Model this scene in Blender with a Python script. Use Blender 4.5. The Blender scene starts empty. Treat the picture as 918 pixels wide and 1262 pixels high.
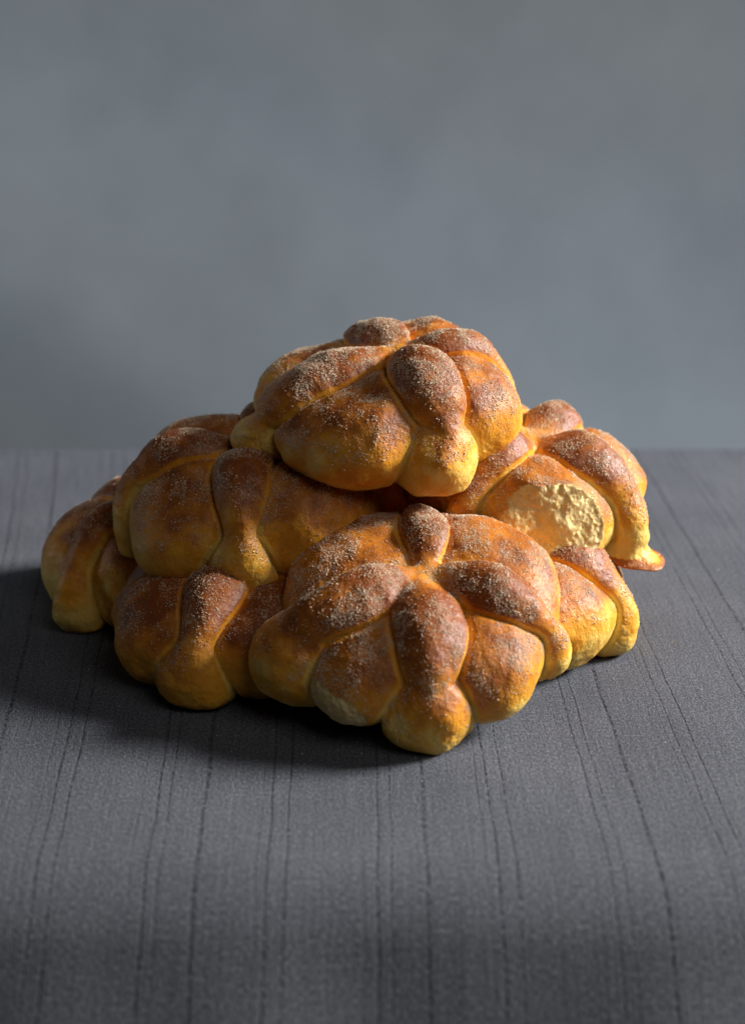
import bpy, math, random
import numpy as np
from mathutils import Matrix, Vector, Euler

# ------------------------------------------------------------------ camera, world, lights, exposure
S = 0.01                                   # all dimensions below are in centimetres
sc = bpy.context.scene
C = sc.collection
random.seed(4)
rng = np.random.default_rng(7)

CAM_H, CAM_PITCH = 27.5, 19.0
cd = bpy.data.cameras.new('camera')
cam = bpy.data.objects.new('camera', cd)
C.objects.link(cam)
cam.location = (0, 0, CAM_H * S)
cam.rotation_euler = (math.radians(90 - CAM_PITCH), 0, 0)
cd.sensor_fit = 'VERTICAL'
cd.sensor_height = 36.0
cd.lens = 50.0
cd.clip_start, cd.clip_end = 0.01, 50
cd.dof.use_dof = True
cd.dof.focus_distance = 0.615
cd.dof.aperture_fstop = 6.0
sc.camera = cam

w = bpy.data.worlds.new('World')
sc.world = w
w.use_nodes = True
w.node_tree.nodes['Background'].inputs[0].default_value = (0.9, 0.86, 0.82, 1)
w.node_tree.nodes['Background'].inputs[1].default_value = 0.007

def area(name, loc, target, size, size_y, power, col, spread=180):
    l = bpy.data.lights.new(name, 'AREA')
    l.shape = 'RECTANGLE'
    l.size, l.size_y = size * S, size_y * S
    l.energy = power
    l.color = col
    l.spread = math.radians(spread)
    o = bpy.data.objects.new(name, l)
    C.objects.link(o)
    o.location = Vector(loc) * S
    d = Vector(target) - Vector(loc)
    o.rotation_euler = d.to_track_quat('-Z', 'Y').to_euler()
    return o
# the window to the right, slightly behind the pile
area('window_light', (195, 95, 108), (0, 62, 4), 66, 56, 23.0, (1.0, 0.965, 0.93), 72)
# added fill lamp out of view at left, brightens the paper backdrop
area('backdrop_fill', (-150, 105, 34), (80, 150, -6), 50, 40, 3.2, (0.82, 0.92, 1.0), 48)
# added lamp hidden low behind the table, brightens the backdrop from below
area('backdrop_low_fill', (38, 100, -60), (34, 150, 6), 60, 30, 2.6, (0.82, 0.92, 1.0), 120)
# added soft fill lamp high in front, lifts the shadows and front drape
area('front_fill', (80, -35, 140), (0, 52, 0), 110, 90, 5.5, (1.0, 0.94, 0.88))

sc.view_settings.view_transform = 'Standard'
sc.view_settings.look = 'None'
sc.view_settings.exposure = 0.0
sc.view_settings.gamma = 1.0
sc.render.engine = 'CYCLES'
sc.cycles.use_denoising = True
sc.cycles.max_bounces = 6
sc.cycles.caustics_reflective = False
sc.cycles.caustics_refractive = False
sc.cycles.sample_clamp_indirect = 4.0

# ------------------------------------------------------------------ material helpers
class NT:
    def __init__(self, name):
        self.m = bpy.data.materials.new(name)
        self.m.use_nodes = True
        self.t = self.m.node_tree
        self.b = self.t.nodes['Principled BSDF']
    def n(self, typ, **kw):
        nd = self.t.nodes.new(typ)
        for k, v in kw.items():
            setattr(nd, k, v)
        return nd
    def l(self, a, b):
        self.t.links.new(a, b)
    def val(self, x, sock):
        if isinstance(x, (int, float)):
            sock.default_value = x
        else:
            self.l(x, sock)
    def math(self, op, a, b=0.0, clamp=False):
        nd = self.n('ShaderNodeMath', operation=op, use_clamp=clamp)
        self.val(a, nd.inputs[0]); self.val(b, nd.inputs[1])
        return nd.outputs[0]
    def noise(self, vec, scale, detail=3.0, rough=0.5):
        nd = self.n('ShaderNodeTexNoise')
        if vec is not None:
            self.l(vec, nd.inputs['Vector'])
        nd.inputs['Scale'].default_value = scale
        nd.inputs['Detail'].default_value = detail
        nd.inputs['Roughness'].default_value = rough
        return nd.outputs['Fac']
    def ramp(self, fac, stops):
        nd = self.n('ShaderNodeValToRGB')
        e = nd.color_ramp.elements
        while len(e) < len(stops):
            e.new(0.5)
        for i, (p, c) in enumerate(stops):
            e[i].position = p
            e[i].color = (c[0], c[1], c[2], 1)
        self.l(fac, nd.inputs[0])
        return nd.outputs[0]
    def mix(self, fac, a, b, mode='MIX'):
        nd = self.n('ShaderNodeMix', data_type='RGBA', blend_type=mode)
        self.val(fac, nd.inputs[0])
        for x, s in ((a, nd.inputs[6]), (b, nd.inputs[7])):
            if isinstance(x, tuple):
                s.default_value = (x[0], x[1], x[2], 1)
            else:
                self.l(x, s)
        return nd.outputs[2]
    def attr(self, name):
        nd = self.n('ShaderNodeAttribute', attribute_name=name)
        return nd.outputs['Fac']
    def bump(self, h, strength, dist, prev=None):
        nd = self.n('ShaderNodeBump')
        nd.inputs['Strength'].default_value = strength
        nd.inputs['Distance'].default_value = dist
        self.l(h, nd.inputs['Height'])
        if prev is not None:
            self.l(prev, nd.inputs['Normal'])
        return nd.outputs[0]

def mat_crust():
    k = NT('bread_crust')
    co = k.n('ShaderNodeTexCoord').outputs['Object']
    bake = k.attr('bake')
    n1 = k.noise(co, 130, 4, 0.6)
    n2 = k.noise(co, 700, 3, 0.6)
    f = k.math('ADD', bake, k.math('MULTIPLY', k.math('SUBTRACT', n1, 0.5), 0.42))
    f = k.math('ADD', f, k.math('MULTIPLY', k.math('SUBTRACT', n2, 0.5), 0.22), clamp=True)
    col = k.ramp(f, [(0.0, (0.78, 0.54, 0.13)), (0.26, (0.73, 0.345, 0.026)), (0.5, (0.65, 0.26, 0.016)),
                     (0.74, (0.47, 0.150, 0.011)), (1.0, (0.22, 0.055, 0.008))])
    k.l(col, k.b.inputs['Base Color'])
    k.b.inputs['Roughness'].default_value = 0.46
    rr = k.math('ADD', k.math('MULTIPLY', n2, 0.25), 0.34)
    k.l(rr, k.b.inputs['Roughness'])
    k.b.inputs['Specular IOR Level'].default_value = 0.38
    k.b.inputs['Subsurface Weight'].default_value = 0.12
    k.b.inputs['Subsurface Radius'].default_value = (1.0, 0.45, 0.15)
    k.b.inputs['Subsurface Scale'].default_value = 0.004
    fine = k.noise(co, 1500, 3, 0.6)
    mid = k.noise(co, 330, 3, 0.55)
    b0 = k.bump(mid, 0.45, 0.0012)
    b1 = k.bump(n2, 0.45, 0.0007, b0)
    b2 = k.bump(fine, 0.3, 0.0003, b1)
    k.l(b2, k.b.inputs['Normal'])
    return k.m

def mat_crumb():
    k = NT('bread_crumb')
    co = k.n('ShaderNodeTexCoord').outputs['Object']
    v = k.n('ShaderNodeTexVoronoi')
    k.l(co, v.inputs['Vector'])
    v.inputs['Scale'].default_value = 420
    n1 = k.noise(co, 260, 4, 0.6)
    n2 = k.noise(co, 1100, 3, 0.6)
    f = k.math('ADD', k.math('MULTIPLY', n1, 0.8), k.math('MULTIPLY', n2, 0.35))
    col = k.ramp(f, [(0.25, (0.60, 0.38, 0.12)), (0.5, (0.76, 0.56, 0.23)), (0.8, (0.85, 0.69, 0.37))])
    col = k.mix(k.attr('bake'), col, (0.42, 0.17, 0.03))
    k.l(col, k.b.inputs['Base Color'])
    k.b.inputs['Roughness'].default_value = 0.85
    k.b.inputs['Specular IOR Level'].default_value = 0.15
    k.b.inputs['Subsurface Weight'].default_value = 0.2
    k.b.inputs['Subsurface Radius'].default_value = (1.0, 0.6, 0.25)
    k.b.inputs['Subsurface Scale'].default_value = 0.004
    b1 = k.bump(v.outputs['Distance'], 0.5, 0.0012)
    b2 = k.bump(n2, 0.5, 0.0006, b1)
    k.l(b2, k.b.inputs['Normal'])
    return k.m

def mat_sugar():
    k = NT('sugar')
    k.b.inputs['Base Color'].default_value = (0.91, 0.78, 0.61, 1)
    k.b.inputs['Roughness'].default_value = 0.09
    k.b.inputs['IOR'].default_value = 1.55
    tr = k.n('ShaderNodeBsdfTranslucent')
    tr.inputs['Color'].default_value = (0.90, 0.74, 0.54, 1)
    mx = k.n('ShaderNodeMixShader')
    mx.inputs[0].default_value = 0.42
    k.l(k.b.outputs[0], mx.inputs[1]); k.l(tr.outputs[0], mx.inputs[2])
    k.l(mx.outputs[0], k.t.nodes['Material Output'].inputs['Surface'])
    return k.m

def mat_cloth():
    k = NT('grey_cloth')
    uv = k.n('ShaderNodeUVMap').outputs[0]            # metres of cloth
    sep = k.n('ShaderNodeSeparateXYZ'); k.l(uv, sep.inputs[0])
    st = k.attr('stripe')
    lad = k.n('ShaderNodeTexNoise'); lad.inputs['Scale'].default_value = 1.0
    lad.inputs['Detail'].default_value = 2
    cmb = k.n('ShaderNodeCombineXYZ')
    k.l(k.math('MULTIPLY', sep.outputs[0], 500), cmb.inputs[0])
    k.l(k.math('MULTIPLY', sep.outputs[1], 420), cmb.inputs[1])
    k.l(cmb.outputs[0], lad.inputs['Vector'])
    lf = k.math('MULTIPLY', k.math('SUBTRACT', lad.outputs['Fac'], 0.34), 3.2, clamp=True)
    stripe = k.math('MULTIPLY', st, lf)
    # crepe grain: small elongated slubs
    cm2 = k.n('ShaderNodeCombineXYZ')
    k.l(k.math('MULTIPLY', sep.outputs[0], 1150), cm2.inputs[0])
    k.l(k.math('MULTIPLY', sep.outputs[1], 620), cm2.inputs[1])
    g = k.noise(cm2.outputs[0], 1.0, 3, 0.65)
    big = k.noise(uv, 14, 4, 0.55)
    vert = k.n('ShaderNodeCombineXYZ')
    k.l(k.math('MULTIPLY', sep.outputs[0], 520), vert.inputs[0])
    k.l(k.math('MULTIPLY', sep.outputs[1], 22), vert.inputs[1])
    vs = k.noise(vert.outputs[0], 1.0, 3, 0.6)
    t = k.math('ADD', k.math('MULTIPLY', g, 1.15), k.math('MULTIPLY', big, 0.22))
    t = k.math('ADD', t, k.math('MULTIPLY', vs, 0.2))
    col = k.ramp(k.math('MULTIPLY', t, 0.637), [(0.33, (0.037, 0.041, 0.051)), (0.5, (0.092, 0.099, 0.118)), (0.68, (0.196, 0.204, 0.232))])
    col = k.mix(k.math('MULTIPLY', stripe, 0.82, clamp=True), col, (0.016, 0.016, 0.020))
    k.l(col, k.b.inputs['Base Color'])
    k.b.inputs['Roughness'].default_value = 0.8
    k.b.inputs['Specular IOR Level'].default_value = 0.08
    k.b.inputs['Sheen Weight'].default_value = 0.0
    k.b.inputs['Sheen Roughness'].default_value = 0.5
    hgt = k.math('SUBTRACT', k.math('ADD', g, k.math('MULTIPLY', vs, 0.4)), k.math('MULTIPLY', stripe, 0.8))
    k.l(k.bump(hgt, 0.55, 0.0007), k.b.inputs['Normal'])
    return k.m

def mat_backdrop():
    k = NT('grey_backdrop_paper')
    co = k.n('ShaderNodeTexCoord').outputs['Object']
    n1 = k.noise(co, 4.0, 3, 0.5)
    n2 = k.noise(co, 11.0, 4, 0.6)
    f = k.math('ADD', k.math('MULTIPLY', n1, 0.65), k.math('MULTIPLY', n2, 0.35))
    col = k.ramp(f, [(0.32, (0.156, 0.168, 0.180)), (0.68, (0.206, 0.219, 0.232))])
    k.l(col, k.b.inputs['Base Color'])
    k.b.inputs['Roughness'].default_value = 0.9
    k.b.inputs['Specular IOR Level'].default_value = 0.1
    return k.m

M_CRUST, M_CRUMB, M_SUGAR, M_CLOTH, M_WALL = mat_crust(), mat_crumb(), mat_sugar(), mat_cloth(), mat_backdrop()

# ------------------------------------------------------------------ mesh helper
def make_mesh(name, verts, faces, mat, normals=None, attrs=None):
    """verts in cm, faces an (n,3|4) array"""
    me = bpy.data.meshes.new(name)
    k = faces.shape[1]
    me.vertices.add(len(verts))
    me.vertices.foreach_set('co', (np.asarray(verts, np.float32) * S).ravel())
    me.loops.add(faces.size)
    me.loops.foreach_set('vertex_index', faces.astype(np.int32).ravel())
    me.polygons.add(len(faces))
    me.polygons.foreach_set('loop_start', np.arange(0, faces.size, k, dtype=np.int32))
    me.polygons.foreach_set('loop_total', np.full(len(faces), k, np.int32))
    me.update(calc_edges=True)
    me.materials.append(mat)
    if attrs:
        for an, av in attrs.items():
            a = me.attributes.new(an, 'FLOAT', 'POINT')
            a.data.foreach_set('value', np.asarray(av, np.float32))
    if normals is not None:
        me.polygons.foreach_set('use_smooth', np.ones(len(faces), bool))
        me.normals_split_custom_set_from_vertices(normals.astype(np.float32).tolist())
    return me

# ------------------------------------------------------------------ numpy noise
_T = np.random.default_rng(11).random((32, 32, 32)).astype(np.float32)
def vnoise(p):
    """smooth value noise, -1..1, period 32"""
    q = np.floor(p).astype(np.int32)
    fr = (p - q).astype(np.float32)
    fr = fr * fr * (3 - 2 * fr)
    x0, y0, z0 = (q[:, i] & 31 for i in range(3))
    x1, y1, z1 = ((q[:, i] + 1) & 31 for i in range(3))
    fx, fy, fz = fr[:, 0], fr[:, 1], fr[:, 2]
    def lerp(a, b, t): return a + (b - a) * t
    a = lerp(lerp(_T[x0, y0, z0], _T[x1, y0, z0], fx), lerp(_T[x0, y1, z0], _T[x1, y1, z0], fx), fy)
    b = lerp(lerp(_T[x0, y0, z1], _T[x1, y0, z1], fx), lerp(_T[x0, y1, z1], _T[x1, y1, z1], fx), fy)
    return lerp(a, b, fz) * 2 - 1
def fbm(p, o=3):
    s = 0; a = 1.0; n = 0
    for i in range(o):
        s = s + a * vnoise(p * (2.03 ** i) + 7.3 * i); n += a; a *= .5
    return s / n
def sstep(a, b, x):
    t = np.clip((x - a) / (b - a), 0, 1)
    return t * t * (3 - 2 * t)
def smin(a, b, k):
    h = np.clip(.5 + .5 * (b - a) / k, 0, 1)
    return b + (a - b) * h - k * h * (1 - h)

# ------------------------------------------------------------------ the setting: backdrop
def build_backdrop():
    nx, nz = 220, 170
    X = np.linspace(-170, 170, nx); Z = np.linspace(-60, 190, nz)
    gx, gz = np.meshgrid(X, Z)
    y = 150 + .45 * np.sin(gz * .15 + gx * .045 + 1.1 * np.sin(gx * .037 + 1.0) + .6) + .22 * np.sin(gx * .085 - gz * .10 + 1.0) \
        + .10 * np.sin(gx * .21 + gz * .16 + 2.0 * np.sin(gz * .05)) + .9 * np.sin(gx * .03 + 1.9)
    v = np.stack([gx, y, gz], -1).reshape(-1, 3)
    i = np.arange(nx * nz).reshape(nz, nx)
    f = np.stack([i[:-1, :-1], i[:-1, 1:], i[1:, 1:], i[1:, :-1]], -1).reshape(-1, 4)
    me = make_mesh('backdrop', v, f, M_WALL)
    me.polygons.foreach_set('use_smooth', np.ones(len(f), bool))
    o = bpy.data.objects.new('backdrop', me); C.objects.link(o)
    o['kind'] = 'structure'
build_backdrop()

# ------------------------------------------------------------------ the tablecloth (draped over front and back edge)
def build_cloth():
    per = 7.94
    off = [(0.0, .085, 1.0), (2.08, .035, .55), (2.44, .05, 1.0), (3.07, .045, .95), (5.70, .03, .5), (6.27, .05, 1.0), (6.71, .04, .8),
           (1.0, .025, .25), (4.3, .025, .28), (4.75, .02, .22), (7.3, .02, .25)]
    lines = []
    for k in range(-7, 8):
        for (o_, wd, s_) in off:
            lines.append((-6.03 + k * per + o_ + rng.normal(0, .04), wd, s_ * rng.uniform(.8, 1.0)))
    us, ss = [], []
    for x in np.arange(-60, 60.01, 0.5):
        us.append(x); ss.append(0.0)
    for (x, wd, s_) in lines:
        if -59 < x < 59:
            us += [x - wd * 1.25, x - wd * .45, x + wd * .45, x + wd * 1.25]; ss += [0, s_, s_, 0]
    us = np.array(us); ss = np.array(ss)
    od = np.argsort(us); us, ss = us[od], ss[od]
    # kill plain columns that fall inside a stripe
    keep = np.ones(len(us), bool)
    for (x, wd, s_) in lines:
        keep &= ~((ss == 0) & (np.abs(us - x) < wd * 1.2))
    us, ss = us[keep], ss[keep]
    # profile along the cloth: drape at the front, roll, table top, roll, drape at the back
    R = 4.5; Y0, Y1 = 43.2, 93.0
    prof = []
    SL = 42
    ys = Y0 - R * math.cos(math.radians(SL)); zs = -R + R * math.sin(math.radians(SL))
    for t in np.linspace(30, 0, 46):
        prof.append((ys - t * math.sin(math.radians(SL)), zs - t * math.cos(math.radians(SL)), 0))
    for a in np.linspace(SL, 90, 25)[1:]:
        a = math.radians(a); prof.append((Y0 - R * math.cos(a), -R + R * math.sin(a), 0))
    for y in np.linspace(Y0, Y1, 130)[1:]:
        prof.append((y, 0, 0))
    for a in np.linspace(0, 90, 9)[1:]:
        a = math.radians(a); prof.append((Y1 + 1.2 * math.sin(a), -1.2 + 1.2 * math.cos(a), 0))
    prof.append((Y1 + 1.2, -25, 0))
    prof = np.array(prof)
    L = np.concatenate([[0], np.cumsum(np.hypot(np.diff(prof[:, 0]), np.diff(prof[:, 1])))])
    U, V = np.meshgrid(us, np.arange(len(prof)))
    Y = prof[V, 0]; Z = prof[V, 1].copy()
    t = np.clip(Y - 41, 0, 60)
    sp = 0.0068 * t + 0.00007 * t * t
    neg = -np.logaddexp(0, -U * 1.0) / 1.0
    X = U + neg * sp + 0.012 * np.sin(Y * .55 + U * 3.1) + 0.02 * np.sin(L[V] * 1.1 + U * 1.7)
    drape = np.clip(-Z / 12, 0, 1) * (Y < 60)
    Y = Y + drape * (0.55 * np.sin(U * .42 + .9) + .3 * np.sin(U * .9 + 2.0)) - drape * 0.4
    Z = Z + sstep(44, 51, Y) * sstep(93, 86, Y) * (0.035 * np.sin(U * .5 + Y * .13) + .03 * np.sin(Y * .35 + U * .2)) - .05
    # a shallow ridge where the cloth was folded, along the front edge
    v = np.stack([X, Y, Z], -1).reshape(-1, 3)
    n0, n1 = V.shape
    i = np.arange(n0 * n1).reshape(n0, n1)
    f = np.stack([i[:-1, :-1], i[:-1, 1:], i[1:, 1:], i[1:, :-1]], -1).reshape(-1, 4)
    me = make_mesh('tablecloth', v, f, M_CLOTH, attrs={'stripe': np.broadcast_to(ss, (n0, n1)).ravel()})
    me.polygons.foreach_set('use_smooth', np.ones(len(f), bool))
    uvl = me.uv_layers.new(name='UVMap')
    UV = np.stack([U, np.broadcast_to(L[:, None], U.shape)], -1).reshape(-1, 2) * S
    uvl.data.foreach_set('uv', UV[f.ravel()].astype(np.float32).ravel())
    o = bpy.data.objects.new('tablecloth', me); C.objects.link(o)
    o['label'] = 'grey woven tablecloth with thin dark stripes, draped over the table edge'
    o['category'] = 'tablecloth'
build_cloth()

# ------------------------------------------------------------------ bread as an implicit surface
ROT = np.array(Euler((.71, .43, .95)).to_matrix(), np.float32)
class Bread:
    """arms: list of dicts (ang, len, swell, neck, knob).  Local cm, base at z=0, dome up."""
    def __init__(self, seed, R=5.6, H=4.3, arms=(), lobes=None, cut=None, lip=None, egg=(0, 0), slope=(0, 0), oval=1.0):
        self.seed = seed; self.R = R; self.H = H
        self.off = np.array([seed * 3.7, seed * 5.1, seed * 1.9], np.float32)
        self.cut = cut; self.lip = lip; self.oval = oval; self.slope = (slope[0], math.radians(slope[1])); self.egg = (egg[0], math.radians(egg[1]))
        r = np.random.default_rng(seed)
        self.arms = []
        self.lobe = []
        arms = sorted(arms, key=lambda a: a['ang'])
        n = len(arms)
        for i in range(n):
            a0 = arms[i]['ang']; a1 = arms[(i + 1) % n]['ang']
            if i == n - 1: a1 += 360
            mid = math.radians((a0 + a1) / 2); gap = math.radians(a1 - a0)
            wq = (lobes or {}).get(i, {})
            rad = R * (0.47 + r.uniform(-.02, .02)) * wq.get('rad', 1)
            self.lobe.append(dict(c=np.array([math.cos(mid) * rad, math.sin(mid) * rad, H * (.43 + r.uniform(-.02, .02)) + wq.get('dz', 0)], np.float32),
                                  ang=mid, a=R * .535 * wq.get('a', 1), b=R * .52 * wq.get('b', 1) * (gap / (math.pi / 2)) ** .5,
                                  h=H * .60 * wq.get('h', 1)))
        zc = .35 * H
        T = np.linspace(.5, R * 1.4, 160)
        for a in arms:
            ang = math.radians(a['ang'])
            sw, nk, kb = a.get('swell', 1.35) * 1.06, a.get('neck', 1.0) * .86, a.get('knob', 1.35) * 1.1
            phi = np.radians(np.linspace(90, a.get('end', -15), 40))
            def surf(az):
                d = np.stack([np.cos(phi) * math.cos(az), np.cos(phi) * math.sin(az), np.sin(phi)], 1)
                P = d[:, None, :] * T[None, :, None] + np.array([0, 0, zc])
                f = self.body(P.reshape(-1, 3).astype(np.float32)).reshape(len(phi), len(T))
                return T[np.argmax(f > 0, 1)]
            dist = .45 * surf(ang) + .275 * surf(ang + .42) + .275 * surf(ang - .42)
            dist = np.convolve(np.pad(dist, 2, mode='edge'), np.ones(5) / 5, 'valid')
            rad = np.cos(phi) * dist * a.get('len', 1.0); zz = zc + np.sin(phi) * dist
            arc = np.concatenate([[0], np.cumsum(np.hypot(np.diff(rad), np.diff(zz)))]); arc /= arc[-1]
            nr = -np.gradient(zz, arc); nz = np.gradient(rad, arc)
            ln = np.hypot(nr, nz); nr, nz = nr / ln, nz / ln
            bd = a.get('bead', .28)
            key = np.array([  # position along the strip, radius, height above the dough
                (0.00, 0.72, .26), (bd * .48, 0.80 * sw, .56), (bd, sw, .98), (bd * 1.5, .90 * sw, .82), (.60, nk, .40),
                (.71, nk * .98, .40), (.87, kb * .90, .84), (1.0, kb * 1.08, 1.12)])
            tt = np.linspace(0, 1, 16)
            def ci(col):
                x = np.interp(tt, key[:, 0], np.arange(len(key)))
                v = key[:, col]; out = []
                for q in x:
                    i = min(int(q), len(v) - 2); u = q - i
                    p0 = v[max(i - 1, 0)]; p1 = v[i]; p2 = v[i + 1]; p3 = v[min(i + 2, len(v) - 1)]
                    out.append(.5 * (2 * p1 + (p2 - p0) * u + (2 * p0 - 5 * p1 + 4 * p2 - p3) * u * u + (3 * p1 - p0 - 3 * p2 + p3) * u ** 3))
                return np.array(out)
            rr = ci(1); pr = ci(2) * a.get('proud', 1.0)
            gr = np.interp(tt, arc, rad) + np.interp(tt, arc, nr) * (pr - rr)
            gz = np.interp(tt, arc, zz) + np.interp(tt, arc, nz) * (pr - rr)
            gz = np.maximum(gz, rr * .55)
            side = a.get('bend', 0.0) * np.sin(tt * math.pi) + a.get('skew', 0) * tt
            c, s_ = math.cos(ang), math.sin(ang)
            self.arms.append(np.stack([gr * c - side * s_, gr * s_ + side * c, gz, rr], 1).astype(np.float32))
    @staticmethod
    def ell(q, c, ang, a, b, h):
        d = q - c
        ca, sa = math.cos(ang), math.sin(ang)
        u = d[:, 0] * ca + d[:, 1] * sa; v = -d[:, 0] * sa + d[:, 1] * ca
        k0 = np.sqrt((u / a) ** 2 + (v / b) ** 2 + (d[:, 2] / h) ** 2) + 1e-6
        k1 = np.sqrt((u / a ** 2) ** 2 + (v / b ** 2) ** 2 + (d[:, 2] / h ** 2) ** 2) + 1e-6
        return k0 * (k0 - 1) / k1
    def body(self, q):
        R, H = self.R, self.H
        rho = np.sqrt(q[:, 0] ** 2 + q[:, 1] ** 2) + 1e-6
        dz = q[:, 2] - .38 * H
        A, Bh, e = R * .90, H * .565, 2.5
        g = (rho / A) ** e + (np.abs(dz) / Bh) ** e + 1e-6
        k0 = g ** (1 / e)
        gr = np.sqrt(((rho / A) ** (e - 1) / A) ** 2 + ((np.abs(dz) / Bh) ** (e - 1) / Bh) ** 2) * g ** (1 / e - 1) + 1e-6
        body = np.clip((k0 - 1) / gr, -3, 6)
        for l in self.lobe:
            body = smin(body, self.ell(q, l['c'], l['ang'], l['a'], l['b'], l['h']), .4)
        return body
    def field(self, p, label=False):
        p = p.astype(np.float32)
        w1 = p * .30 + self.off; w2 = p * .72 + self.off
        q = p + .34 * np.stack([vnoise(w1), vnoise(w1 + 9), .6 * vnoise(w1 + 17)], 1) + .11 * np.stack([vnoise(w2), vnoise(w2 + 9), vnoise(w2 + 17)], 1)
        q = q / np.array([self.oval, 1, 1])
        e_, th = self.egg
        if e_:
            r_ = np.sqrt(q[:, 0] ** 2 + q[:, 1] ** 2) + 1e-6
            fac = 1 + e_ * (q[:, 0] * math.cos(th) + q[:, 1] * math.sin(th)) / r_ * np.clip(r_ / 3, 0, 1)
            q = q / np.stack([fac, fac, np.ones_like(fac)], 1)
        if self.slope[0]:
            sl, th = self.slope
            q = q * np.stack([np.ones(len(q)), np.ones(len(q)), 1 / np.clip(1 + sl * (q[:, 0] * math.cos(th) + q[:, 1] * math.sin(th)) / self.R, .55, 1.04)], 1)
        q = q.astype(np.float32)
        body = self.body(q)
        iscrumb = None
        if self.cut is not None:          # torn flank: the lobe is cut back to the bare crumb
            ang, tilt, off_, amp, soft = self.cut
            ca = math.cos(tilt)
            nn = np.array([math.cos(ang) * ca, math.sin(ang) * ca, math.sin(tilt)], np.float32)
            tn = amp * fbm(p * .8 + self.off, 3) + .035 * (p[:, 0] * nn[1] - p[:, 1] * nn[0]) ** 2
            po = vnoise(p * 4.2 + self.off); po2 = vnoise(p * 8.0 + self.off + 5)
            cs = p @ nn - off_ + tn + .07 * np.clip(po - .1, 0, 1) + .05 * np.clip(po2, 0, 1)
            if soft:
                iscrumb = (cs > -.05) & (np.abs(body) < 1)
                body = body + np.where(iscrumb, .05 * np.clip(po, 0, 1) + .04 * np.clip(po2, 0, 1), 0)
            else:
                iscrumb = cs > body
                body = np.maximum(body, cs)
        comps = [body]
        for A in self.arms:
            d = None
            for i in range(len(A) - 1):
                a, b = A[i], A[i + 1]
                ab = b[:3] - a[:3]; L2 = float(ab @ ab)
                pa = q - a[:3]
                h = np.clip((pa @ ab) / L2, 0, 1)
                ds = np.sqrt(((pa - h[:, None] * ab) ** 2).sum(1)) - (a[3] + (b[3] - a[3]) * h)
                d = ds if d is None else smin(d, ds, .12)
            comps.append(d)
        d = comps[0]
        arm = comps[1]
        for c in comps[2:]:
            arm = smin(arm, c, .22)
        body0 = d
        d = smin(body0, arm, .08)
        # crease just beside the strips
        d = d + 0.13 * np.exp(-((body0 - arm) / .13) ** 2)
        if self.lip is not None:
            c, ang, a, b = self.lip
            lp = self.ell(q, np.array(c, np.float32), ang, a, b, .17)
            d = smin(d, lp, .8)
            comps.append(lp - .03)
        # flattened base with a rounded edge
        d = -smin(-d, p[:, 2] - 0.0, .45)
        # uneven skin
        lowz = sstep(2.6, .6, p[:, 2])
        pr = p @ ROT
        v1 = vnoise(pr * 1.25 + self.off)
        d = d + 0.05 * v1 + 0.020 * vnoise(pr * 2.9 + self.off) + .007 * vnoise((pr @ ROT) * 6.1 + self.off)
        st = pr * np.array([2.6, 2.9, 4.0], np.float32)
        wr = 1 - np.abs(vnoise(st + self.off + 1.1 * v1[:, None]))
        d = d + 0.05 * (.12 + lowz) * np.clip(.35 + v1, 0, 1) * wr ** 5
        if label:
            lab = np.argmin(np.stack(comps, 1), 1)
            if iscrumb is not None:
                lab = np.where(iscrumb & (lab == 0), 99, lab)
            return d, lab
        return d
    def mesh(self, h=.075):
        R = self.R + 1.5
        lo = np.array([-R, -R, -.45]); hi = np.array([R, R, self.H + 1.7])
        lo[0] *= self.oval * (1 + self.egg[0]); hi[0] *= self.oval
        if self.lip is not None: hi[0] += 1.0
        B = 4
        nb = np.ceil((hi - lo) / (h * B)).astype(int)
        g = [lo[i] + (np.arange(nb[i]) + .5) * h * B - h / 2 for i in range(3)]
        P = np.stack(np.meshgrid(*g, indexing='ij'), -1).reshape(-1, 3)
        dc = self.field(P)
        act = np.abs(dc) < B * h * .87 * 1.35 + h * 1.5
        ai = np.argwhere(act.reshape(nb))
        D = np.repeat(np.repeat(np.repeat(dc.reshape(nb), B, 0), B, 1), B, 2).astype(np.float32)
        oo = np.stack(np.meshgrid(*[np.arange(B)] * 3, indexing='ij'), -1).reshape(-1, 3)
        idx = (ai[:, None, :] * B + oo[None]).reshape(-1, 3)
        D[idx[:, 0], idx[:, 1], idx[:, 2]] = self.field(lo + idx * h)
        n = D.shape
        neg = D < 0
        cnt = np.zeros(tuple(k - 1 for k in n), np.int8)
        for dx in (0, 1):
            for dy in (0, 1):
                for dz in (0, 1):
                    cnt += neg[dx:n[0] - 1 + dx, dy:n[1] - 1 + dy, dz:n[2] - 1 + dz]
        cells = np.argwhere((cnt > 0) & (cnt < 8))
        vid = np.full(cnt.shape, -1, np.int32)
        vid[cells[:, 0], cells[:, 1], cells[:, 2]] = np.arange(len(cells))
        acc = np.zeros((len(cells), 3)); num = np.zeros(len(cells))
        cor = [np.array(o) for o in oo if max(o) < 2] if False else [np.array((a, b, c)) for a in (0, 1) for b in (0, 1) for c in (0, 1)]
        for a in cor:
            for ax in range(3):
                if a[ax]: continue
                b = a.copy(); b[ax] = 1
                da = D[tuple((cells + a).T)]; db = D[tuple((cells + b).T)]
                m = (da < 0) != (db < 0)
                t = da / np.where(np.abs(da - db) < 1e-9, 1, da - db)
                pt = a + np.eye(3)[ax] * t[:, None]
                acc[m] += pt[m]; num[m] += 1
        V = lo + (cells + acc / num[:, None]) * h
        quads = []
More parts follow.
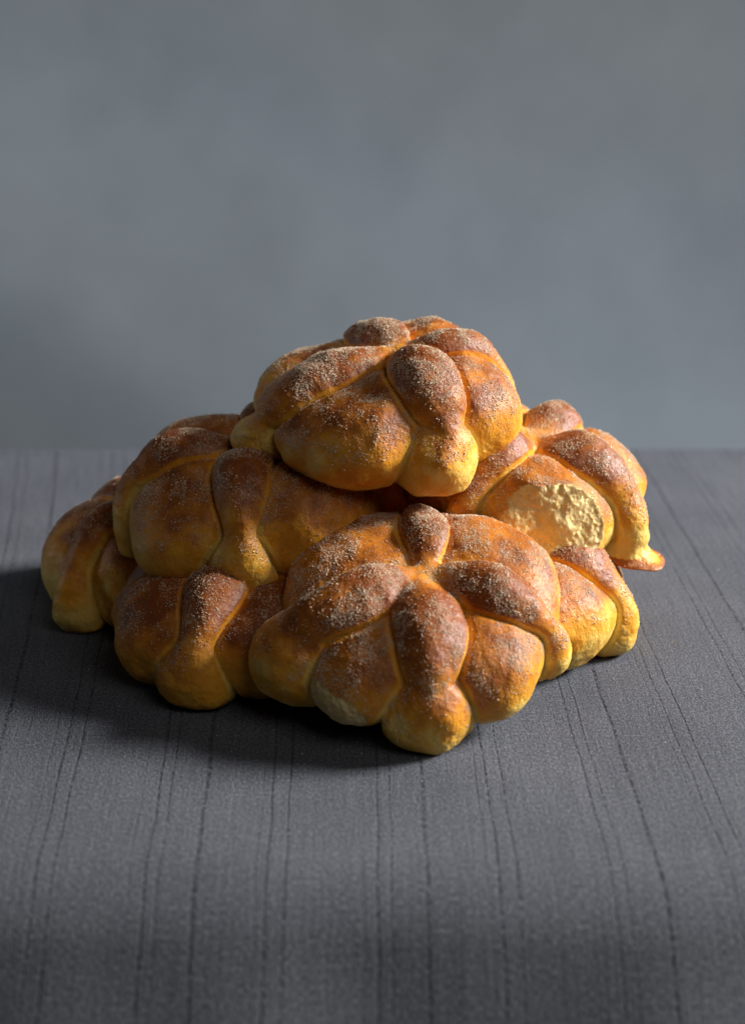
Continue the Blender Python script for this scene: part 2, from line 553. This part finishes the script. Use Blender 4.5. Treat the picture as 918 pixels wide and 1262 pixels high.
        for ax in range(3):
            u, v = (ax + 1) % 3, (ax + 2) % 3
            sl = [slice(0, k - 1) for k in n]; sh = list(sl); sh[ax] = slice(1, n[ax])
            A = neg[tuple(sl)]; Bn = neg[tuple(sh)]
            e = np.argwhere(A != Bn)
            e = e[(e[:, u] > 0) & (e[:, v] > 0)]
            eu = np.eye(3, dtype=int)[u]; ev = np.eye(3, dtype=int)[v]
            q = np.stack([vid[tuple((e - eu - ev).T)], vid[tuple((e - ev).T)], vid[tuple(e.T)], vid[tuple((e - eu).T)]], 1)
            fl = ~A[tuple(e.T)]
            q[fl] = q[fl][:, ::-1]
            quads.append(q)
        F = np.concatenate(quads); F = F[(F >= 0).all(1)]
        d, N = self.grad(V)
        V = V - np.clip(d, -h * .5, h * .5)[:, None] * N * .9
        d, N = self.grad(V)
        return V, F, N
    def grad(self, V, e=.03):
        k = np.array([(1, -1, -1), (-1, -1, 1), (-1, 1, -1), (1, 1, 1)], float)
        fs = [self.field(V + k[i] * e) for i in range(4)]
        g = sum(fs[i][:, None] * k[i] for i in range(4))
        return sum(fs) / 4, g / (np.linalg.norm(g, axis=1, keepdims=True) + 1e-9)

def crystals(P, N, size, r):
    """one mesh of small tilted sugar cuboids"""
    n = len(P)
    cube = np.array([(x, y, z) for x in (-1, 1) for y in (-1, 1) for z in (-1, 1)], np.float32)
    fq = np.array([(0, 1, 3, 2), (4, 6, 7, 5), (0, 4, 5, 1), (2, 3, 7, 6), (0, 2, 6, 4), (1, 5, 7, 3)])
    q = r.normal(size=(n, 4)); q /= np.linalg.norm(q, axis=1, keepdims=True)
    a, b, c, d = q.T
    Rm = np.stack([a*a+b*b-c*c-d*d, 2*(b*c-a*d), 2*(b*d+a*c), 2*(b*c+a*d), a*a-b*b+c*c-d*d, 2*(c*d-a*b),
                   2*(b*d-a*c), 2*(c*d+a*b), a*a-b*b-c*c+d*d], 1).reshape(n, 3, 3)
    sc3 = size[:, None] * r.uniform(.6, 1.1, (n, 3))
    v = np.einsum('nij,nkj->nki', Rm, cube[None] * sc3[:, None, :])
    v = v + (P + N * size[:, None] * .45)[:, None, :]
    f = (np.arange(n)[:, None, None] * 8 + fq[None]).reshape(-1, 4)
    return v.reshape(-1, 3), f

def obj(name, me, parent):
    o = bpy.data.objects.new(name, me)
    C.objects.link(o); o.parent = parent
    return o

GROUP = 'sugared bread buns piled on the cloth'
JOBS = []
def build(br, loc, rot, label, **kw):
    JOBS.append((br, loc, rot, label, kw))
def compute(br):
    V, F, N = br.mesh()
    _, lab = br.field(V, True)
    return V, F, N, lab, br.field(V + N * .55)
def finish(data, br, loc, rot, label, sugar=1.0, bake_gain=1.0, bake_off=0.0, sug_dir=(0, 0, 1)):
    V, F, N, lab, f55 = data
    H = br.H
    up = N[:, 2]
    n1 = fbm(V * .55 + br.off, 3); n2 = vnoise(V * 1.7 + br.off)
    crease = np.clip(1 - f55 / .55, 0, 1)
    hz = V[:, 2] / H
    n3 = fbm(V * 1.3 + br.off + 31, 3)
    bake = .72 * sstep(.14, .92, hz + .30 * n1 + .12 * n3) * (.45 + .55 * np.clip(up + .3, 0, 1)) + .13 + .26 * n3 + .10 * n2 - .40 * sstep(.18, .7, crease)
    bake = np.where(lab > 0, bake + .07 + .06 * sstep(.75, 1.05, hz), bake)
    ta = np.zeros(len(V))
    for ai, A in enumerate(br.arms):
        m = lab == ai + 1
        if m.any():
            dd = ((V[m][:, None, :] - A[None, :, :3]) ** 2).sum(2)
            ta[m] = np.argmin(dd, 1) / (len(A) - 1)
    onarm = (lab > 0) & (lab <= len(br.arms))
    bake = np.where(onarm, bake + .10 * np.exp(-((ta - .3) / .14) ** 2) - .14 * np.exp(-((ta - .66) / .12) ** 2) - .12 * sstep(.72, .95, ta), bake)
    rxy = np.hypot(V[:, 0], V[:, 1])
    bake -= .45 * np.exp(-(rxy / 1.1) ** 2)
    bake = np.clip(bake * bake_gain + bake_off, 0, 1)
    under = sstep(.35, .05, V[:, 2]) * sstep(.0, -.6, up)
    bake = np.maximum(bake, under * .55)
    if br.lip is not None:
        ll = len(br.arms) + 1
        c, ang, a_, b_ = br.lip
        edge = br.ell(V, np.array(c), ang, a_ * .86, b_ * .86, .8)
        bake = np.where(lab == ll, .12 + .75 * sstep(-.30, .10, edge + .1 * n2), bake)
    bake = np.where(lab == 99, .9 * sstep(.62, .22, V[:, 2] + .15 * n2) + .45 * sstep(.1, .8, n1 + n2 * .5), bake)
    e = bpy.data.objects.new('bread_bun', None)
    C.objects.link(e)
    e.empty_display_size = .03
    M = Euler([math.radians(a) for a in rot], 'XYZ').to_matrix()
    Mn = np.array(M)
    W = V @ Mn.T
    z = loc[2]
    if z is None:
        z = -W[:, 2].min() - .10
    e.location = Vector((loc[0], loc[1], z)) * S
    e.rotation_euler = [math.radians(a) for a in rot]
    e['label'] = label; e['category'] = 'bread'; e['group'] = GROUP
    # split the skin into body, strips, torn crumb and lip
    fl = lab[F[:, 0]]
    q = lab[F]
    fl = np.where((q == 99).sum(1) >= 2, 99, fl)
    # triangulated area and sugar
    for L in np.unique(fl):
        f = F[fl == L]
        if len(f) < 12:
            continue
        ids, inv = np.unique(f, return_inverse=True)
        f2 = inv.reshape(f.shape)
        if L == 0: nm, mt = 'dough_body', M_CRUST
        elif L == 99: nm, mt = 'torn_crumb', M_CRUMB
        elif br.lip is not None and L == len(br.arms) + 1: nm, mt = 'browned_lip', M_CRUST
        else: nm, mt = 'bone_strip', M_CRUST
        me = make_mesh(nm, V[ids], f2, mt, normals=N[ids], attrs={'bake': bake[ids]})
        obj(nm, me, e)
    # sugar
    r = np.random.default_rng(br.seed + 100)
    a = V[F[:, 0]]; b = V[F[:, 1]]; c = V[F[:, 2]]; d = V[F[:, 3]]
    ar = .5 * np.linalg.norm(np.cross(c - a, d - b), axis=1)
    sd = np.array(sug_dir, float); sd /= np.linalg.norm(sd)
    upw = N @ (sd)
    cl = .5 + .5 * fbm(V * 1.1 + br.off + 40, 3)
    cl2 = .5 + .5 * vnoise(V * 3.6 + br.off + 11)
    dens = sstep(.12, .72, upw + .35 * (cl - .5)) * sstep(.22, .62, hz + .3 * (cl - .5)) * (.12 + 1.5 * sstep(.40, .62, cl)) * (.55 + .9 * sstep(.35, .62, cl2))
    dens = dens * (lab != 99) + .03 * (upw > 0)
    fw = ar * dens[F].mean(1)
    tot = fw.sum()
    nbig, nsm = int(tot * 150 * sugar), int(tot * 80 * sugar)
    nn = nbig + nsm
    pick = r.choice(len(F), nn, p=fw / tot)
    s, t = r.random(nn)[:, None], r.random(nn)[:, None]
    fp = F[pick]
    P = (V[fp[:, 0]] * (1 - s) + V[fp[:, 1]] * s) * (1 - t) + (V[fp[:, 3]] * (1 - s) + V[fp[:, 2]] * s) * t
    Nn = N[fp[:, 0]]
    size = np.concatenate([np.clip(.0132 * np.exp(r.normal(.0, .36, nbig)), .009, .034), r.uniform(.006, .011, nsm)])
    v, f = crystals(P, Nn, size, r)
    me = make_mesh('sugar_crystals', v, f, M_SUGAR)
    so = obj('sugar_crystals', me, e)
    so['kind'] = 'stuff'
    return e

def arm(ang, **k):
    d = dict(ang=ang); d.update(k); return d

# ------------------------------------------------------------------ the pile
# bottom layer
build(Bread(3, R=6.0, H=4.5, arms=[arm(-108, swell=1.5, neck=1.15, knob=1.45), arm(-12), arm(80), arm(172, knob=1.1)]),
      (-5.9, 59.8, None), (0, 0, 0), 'dark shaded bread bun on the cloth, partly under another bun', sugar=.5, bake_off=.20)  # dark bake, deepened further in place of the pile's shade; sugar thinned too
build(Bread(5, R=5.6, H=4.9, arms=[arm(-130, swell=1.2, neck=.95, knob=.95), arm(-45), arm(45), arm(135)]),
      (-10.8, 66.8, None), (0, 0, 0), 'bread bun with pale wrinkled flank at the far end of the pile', sugar=.7, bake_off=-.04)
build(Bread(8, R=5.9, H=4.5, arms=[arm(-18, knob=1.1), arm(-98), arm(75), arm(165)]),
      (6.2, 61.6, None), (0, 0, 0), 'orange bread bun on the cloth beneath the torn bun', sugar=1.0)
# middle layer
build(Bread(13, R=6.7, H=4.8, arms=[arm(-93, swell=1.4, neck=1.0, knob=1.5), arm(-10), arm(85), arm(187, knob=1.2)]),
      (-5.3, 63.7, 4.35), (8, -3, 0), 'bread bun lying under the topmost bun, its bone strip hanging forward', sugar=1.0)
build(Bread(21, R=6.1, H=4.5, arms=[arm(-30, swell=1.7, neck=1.4, knob=1.0, len=1.04), arm(-126, swell=1.3, neck=.9, knob=.8), arm(60), arm(160)],
            cut=(math.radians(-80), math.radians(14), 5.5, .34, False), lip=((5.2, -2.9, .2), math.radians(-24), 1.8, 1.3)),
      (6.9, 65.2, 4.8), (9, 7, 0), 'torn bread bun showing pale yellow crumb and a browned lip', sugar=1.0, bake_off=-.05)
# leaning in front
build(Bread(34, R=6.5, H=3.6, egg=(.05, 200), arms=[arm(-92, swell=1.8, neck=.98, knob=1.8), arm(-20, swell=1.6), arm(96, swell=1.4, neck=1.15, proud=.55), arm(206, len=1.12, swell=1.5, neck=1.12, knob=1.8)],
            cut=(math.radians(-140), math.radians(-15), 5.75, .3, True)),
      (2.4, 56.6, None), (23, 0, 0), 'large bread bun leaning against the front of the pile', sugar=1.2, bake_off=-.02)
# top
build(Bread(55, R=6.2, H=3.95, oval=1.08, egg=(.12, 195), slope=(-.40, 165), arms=[arm(-70, swell=1.8, neck=.95, knob=1.7, len=1.04, bend=.35), arm(15, swell=1.5, proud=.85), arm(108, swell=1.35, proud=.8), arm(203, len=1.04, swell=1.65, neck=1.3, knob=1.4, proud=1.15, bead=.36)],
            lobes={0: dict(rad=.97), 1: dict(rad=.9, h=.9), 2: dict(rad=.62, h=.75, b=.8), 3: dict(rad=1.0)}),
      (1.0, 64.6, 9.6), (18, 2, 0), 'topmost bread bun crowning the pile, heavily sugared', sugar=1.2, bake_off=.02)

from concurrent.futures import ThreadPoolExecutor
with ThreadPoolExecutor(4) as ex:
    results = list(ex.map(compute, [j[0] for j in JOBS]))
for data, (br, loc, rot, label, kw) in zip(results, JOBS):
    finish(data, br, loc, rot, label, **kw)

# ------------------------------------------------------------------ loose sugar fallen on the cloth
r = np.random.default_rng(77)
n = 170
ang = r.uniform(0, 2 * math.pi, n); rad = 1 + .55 * np.abs(r.normal(0, .45, n))
P = np.stack([1.0 + 12.5 * rad * np.cos(ang), 62.5 + 11.0 * rad * np.sin(ang), np.full(n, -.05)], 1)
v, f = crystals(P, np.tile([0., 0., 1.], (n, 1)), np.clip(.014 * np.exp(r.normal(0, .35, n)), .008, .03), r)
me = make_mesh('loose_sugar', v, f, M_SUGAR)
o = bpy.data.objects.new('loose_sugar', me); C.objects.link(o)
o['kind'] = 'stuff'; o['label'] = 'loose sugar grains scattered on the cloth around the pile'; o['category'] = 'sugar'
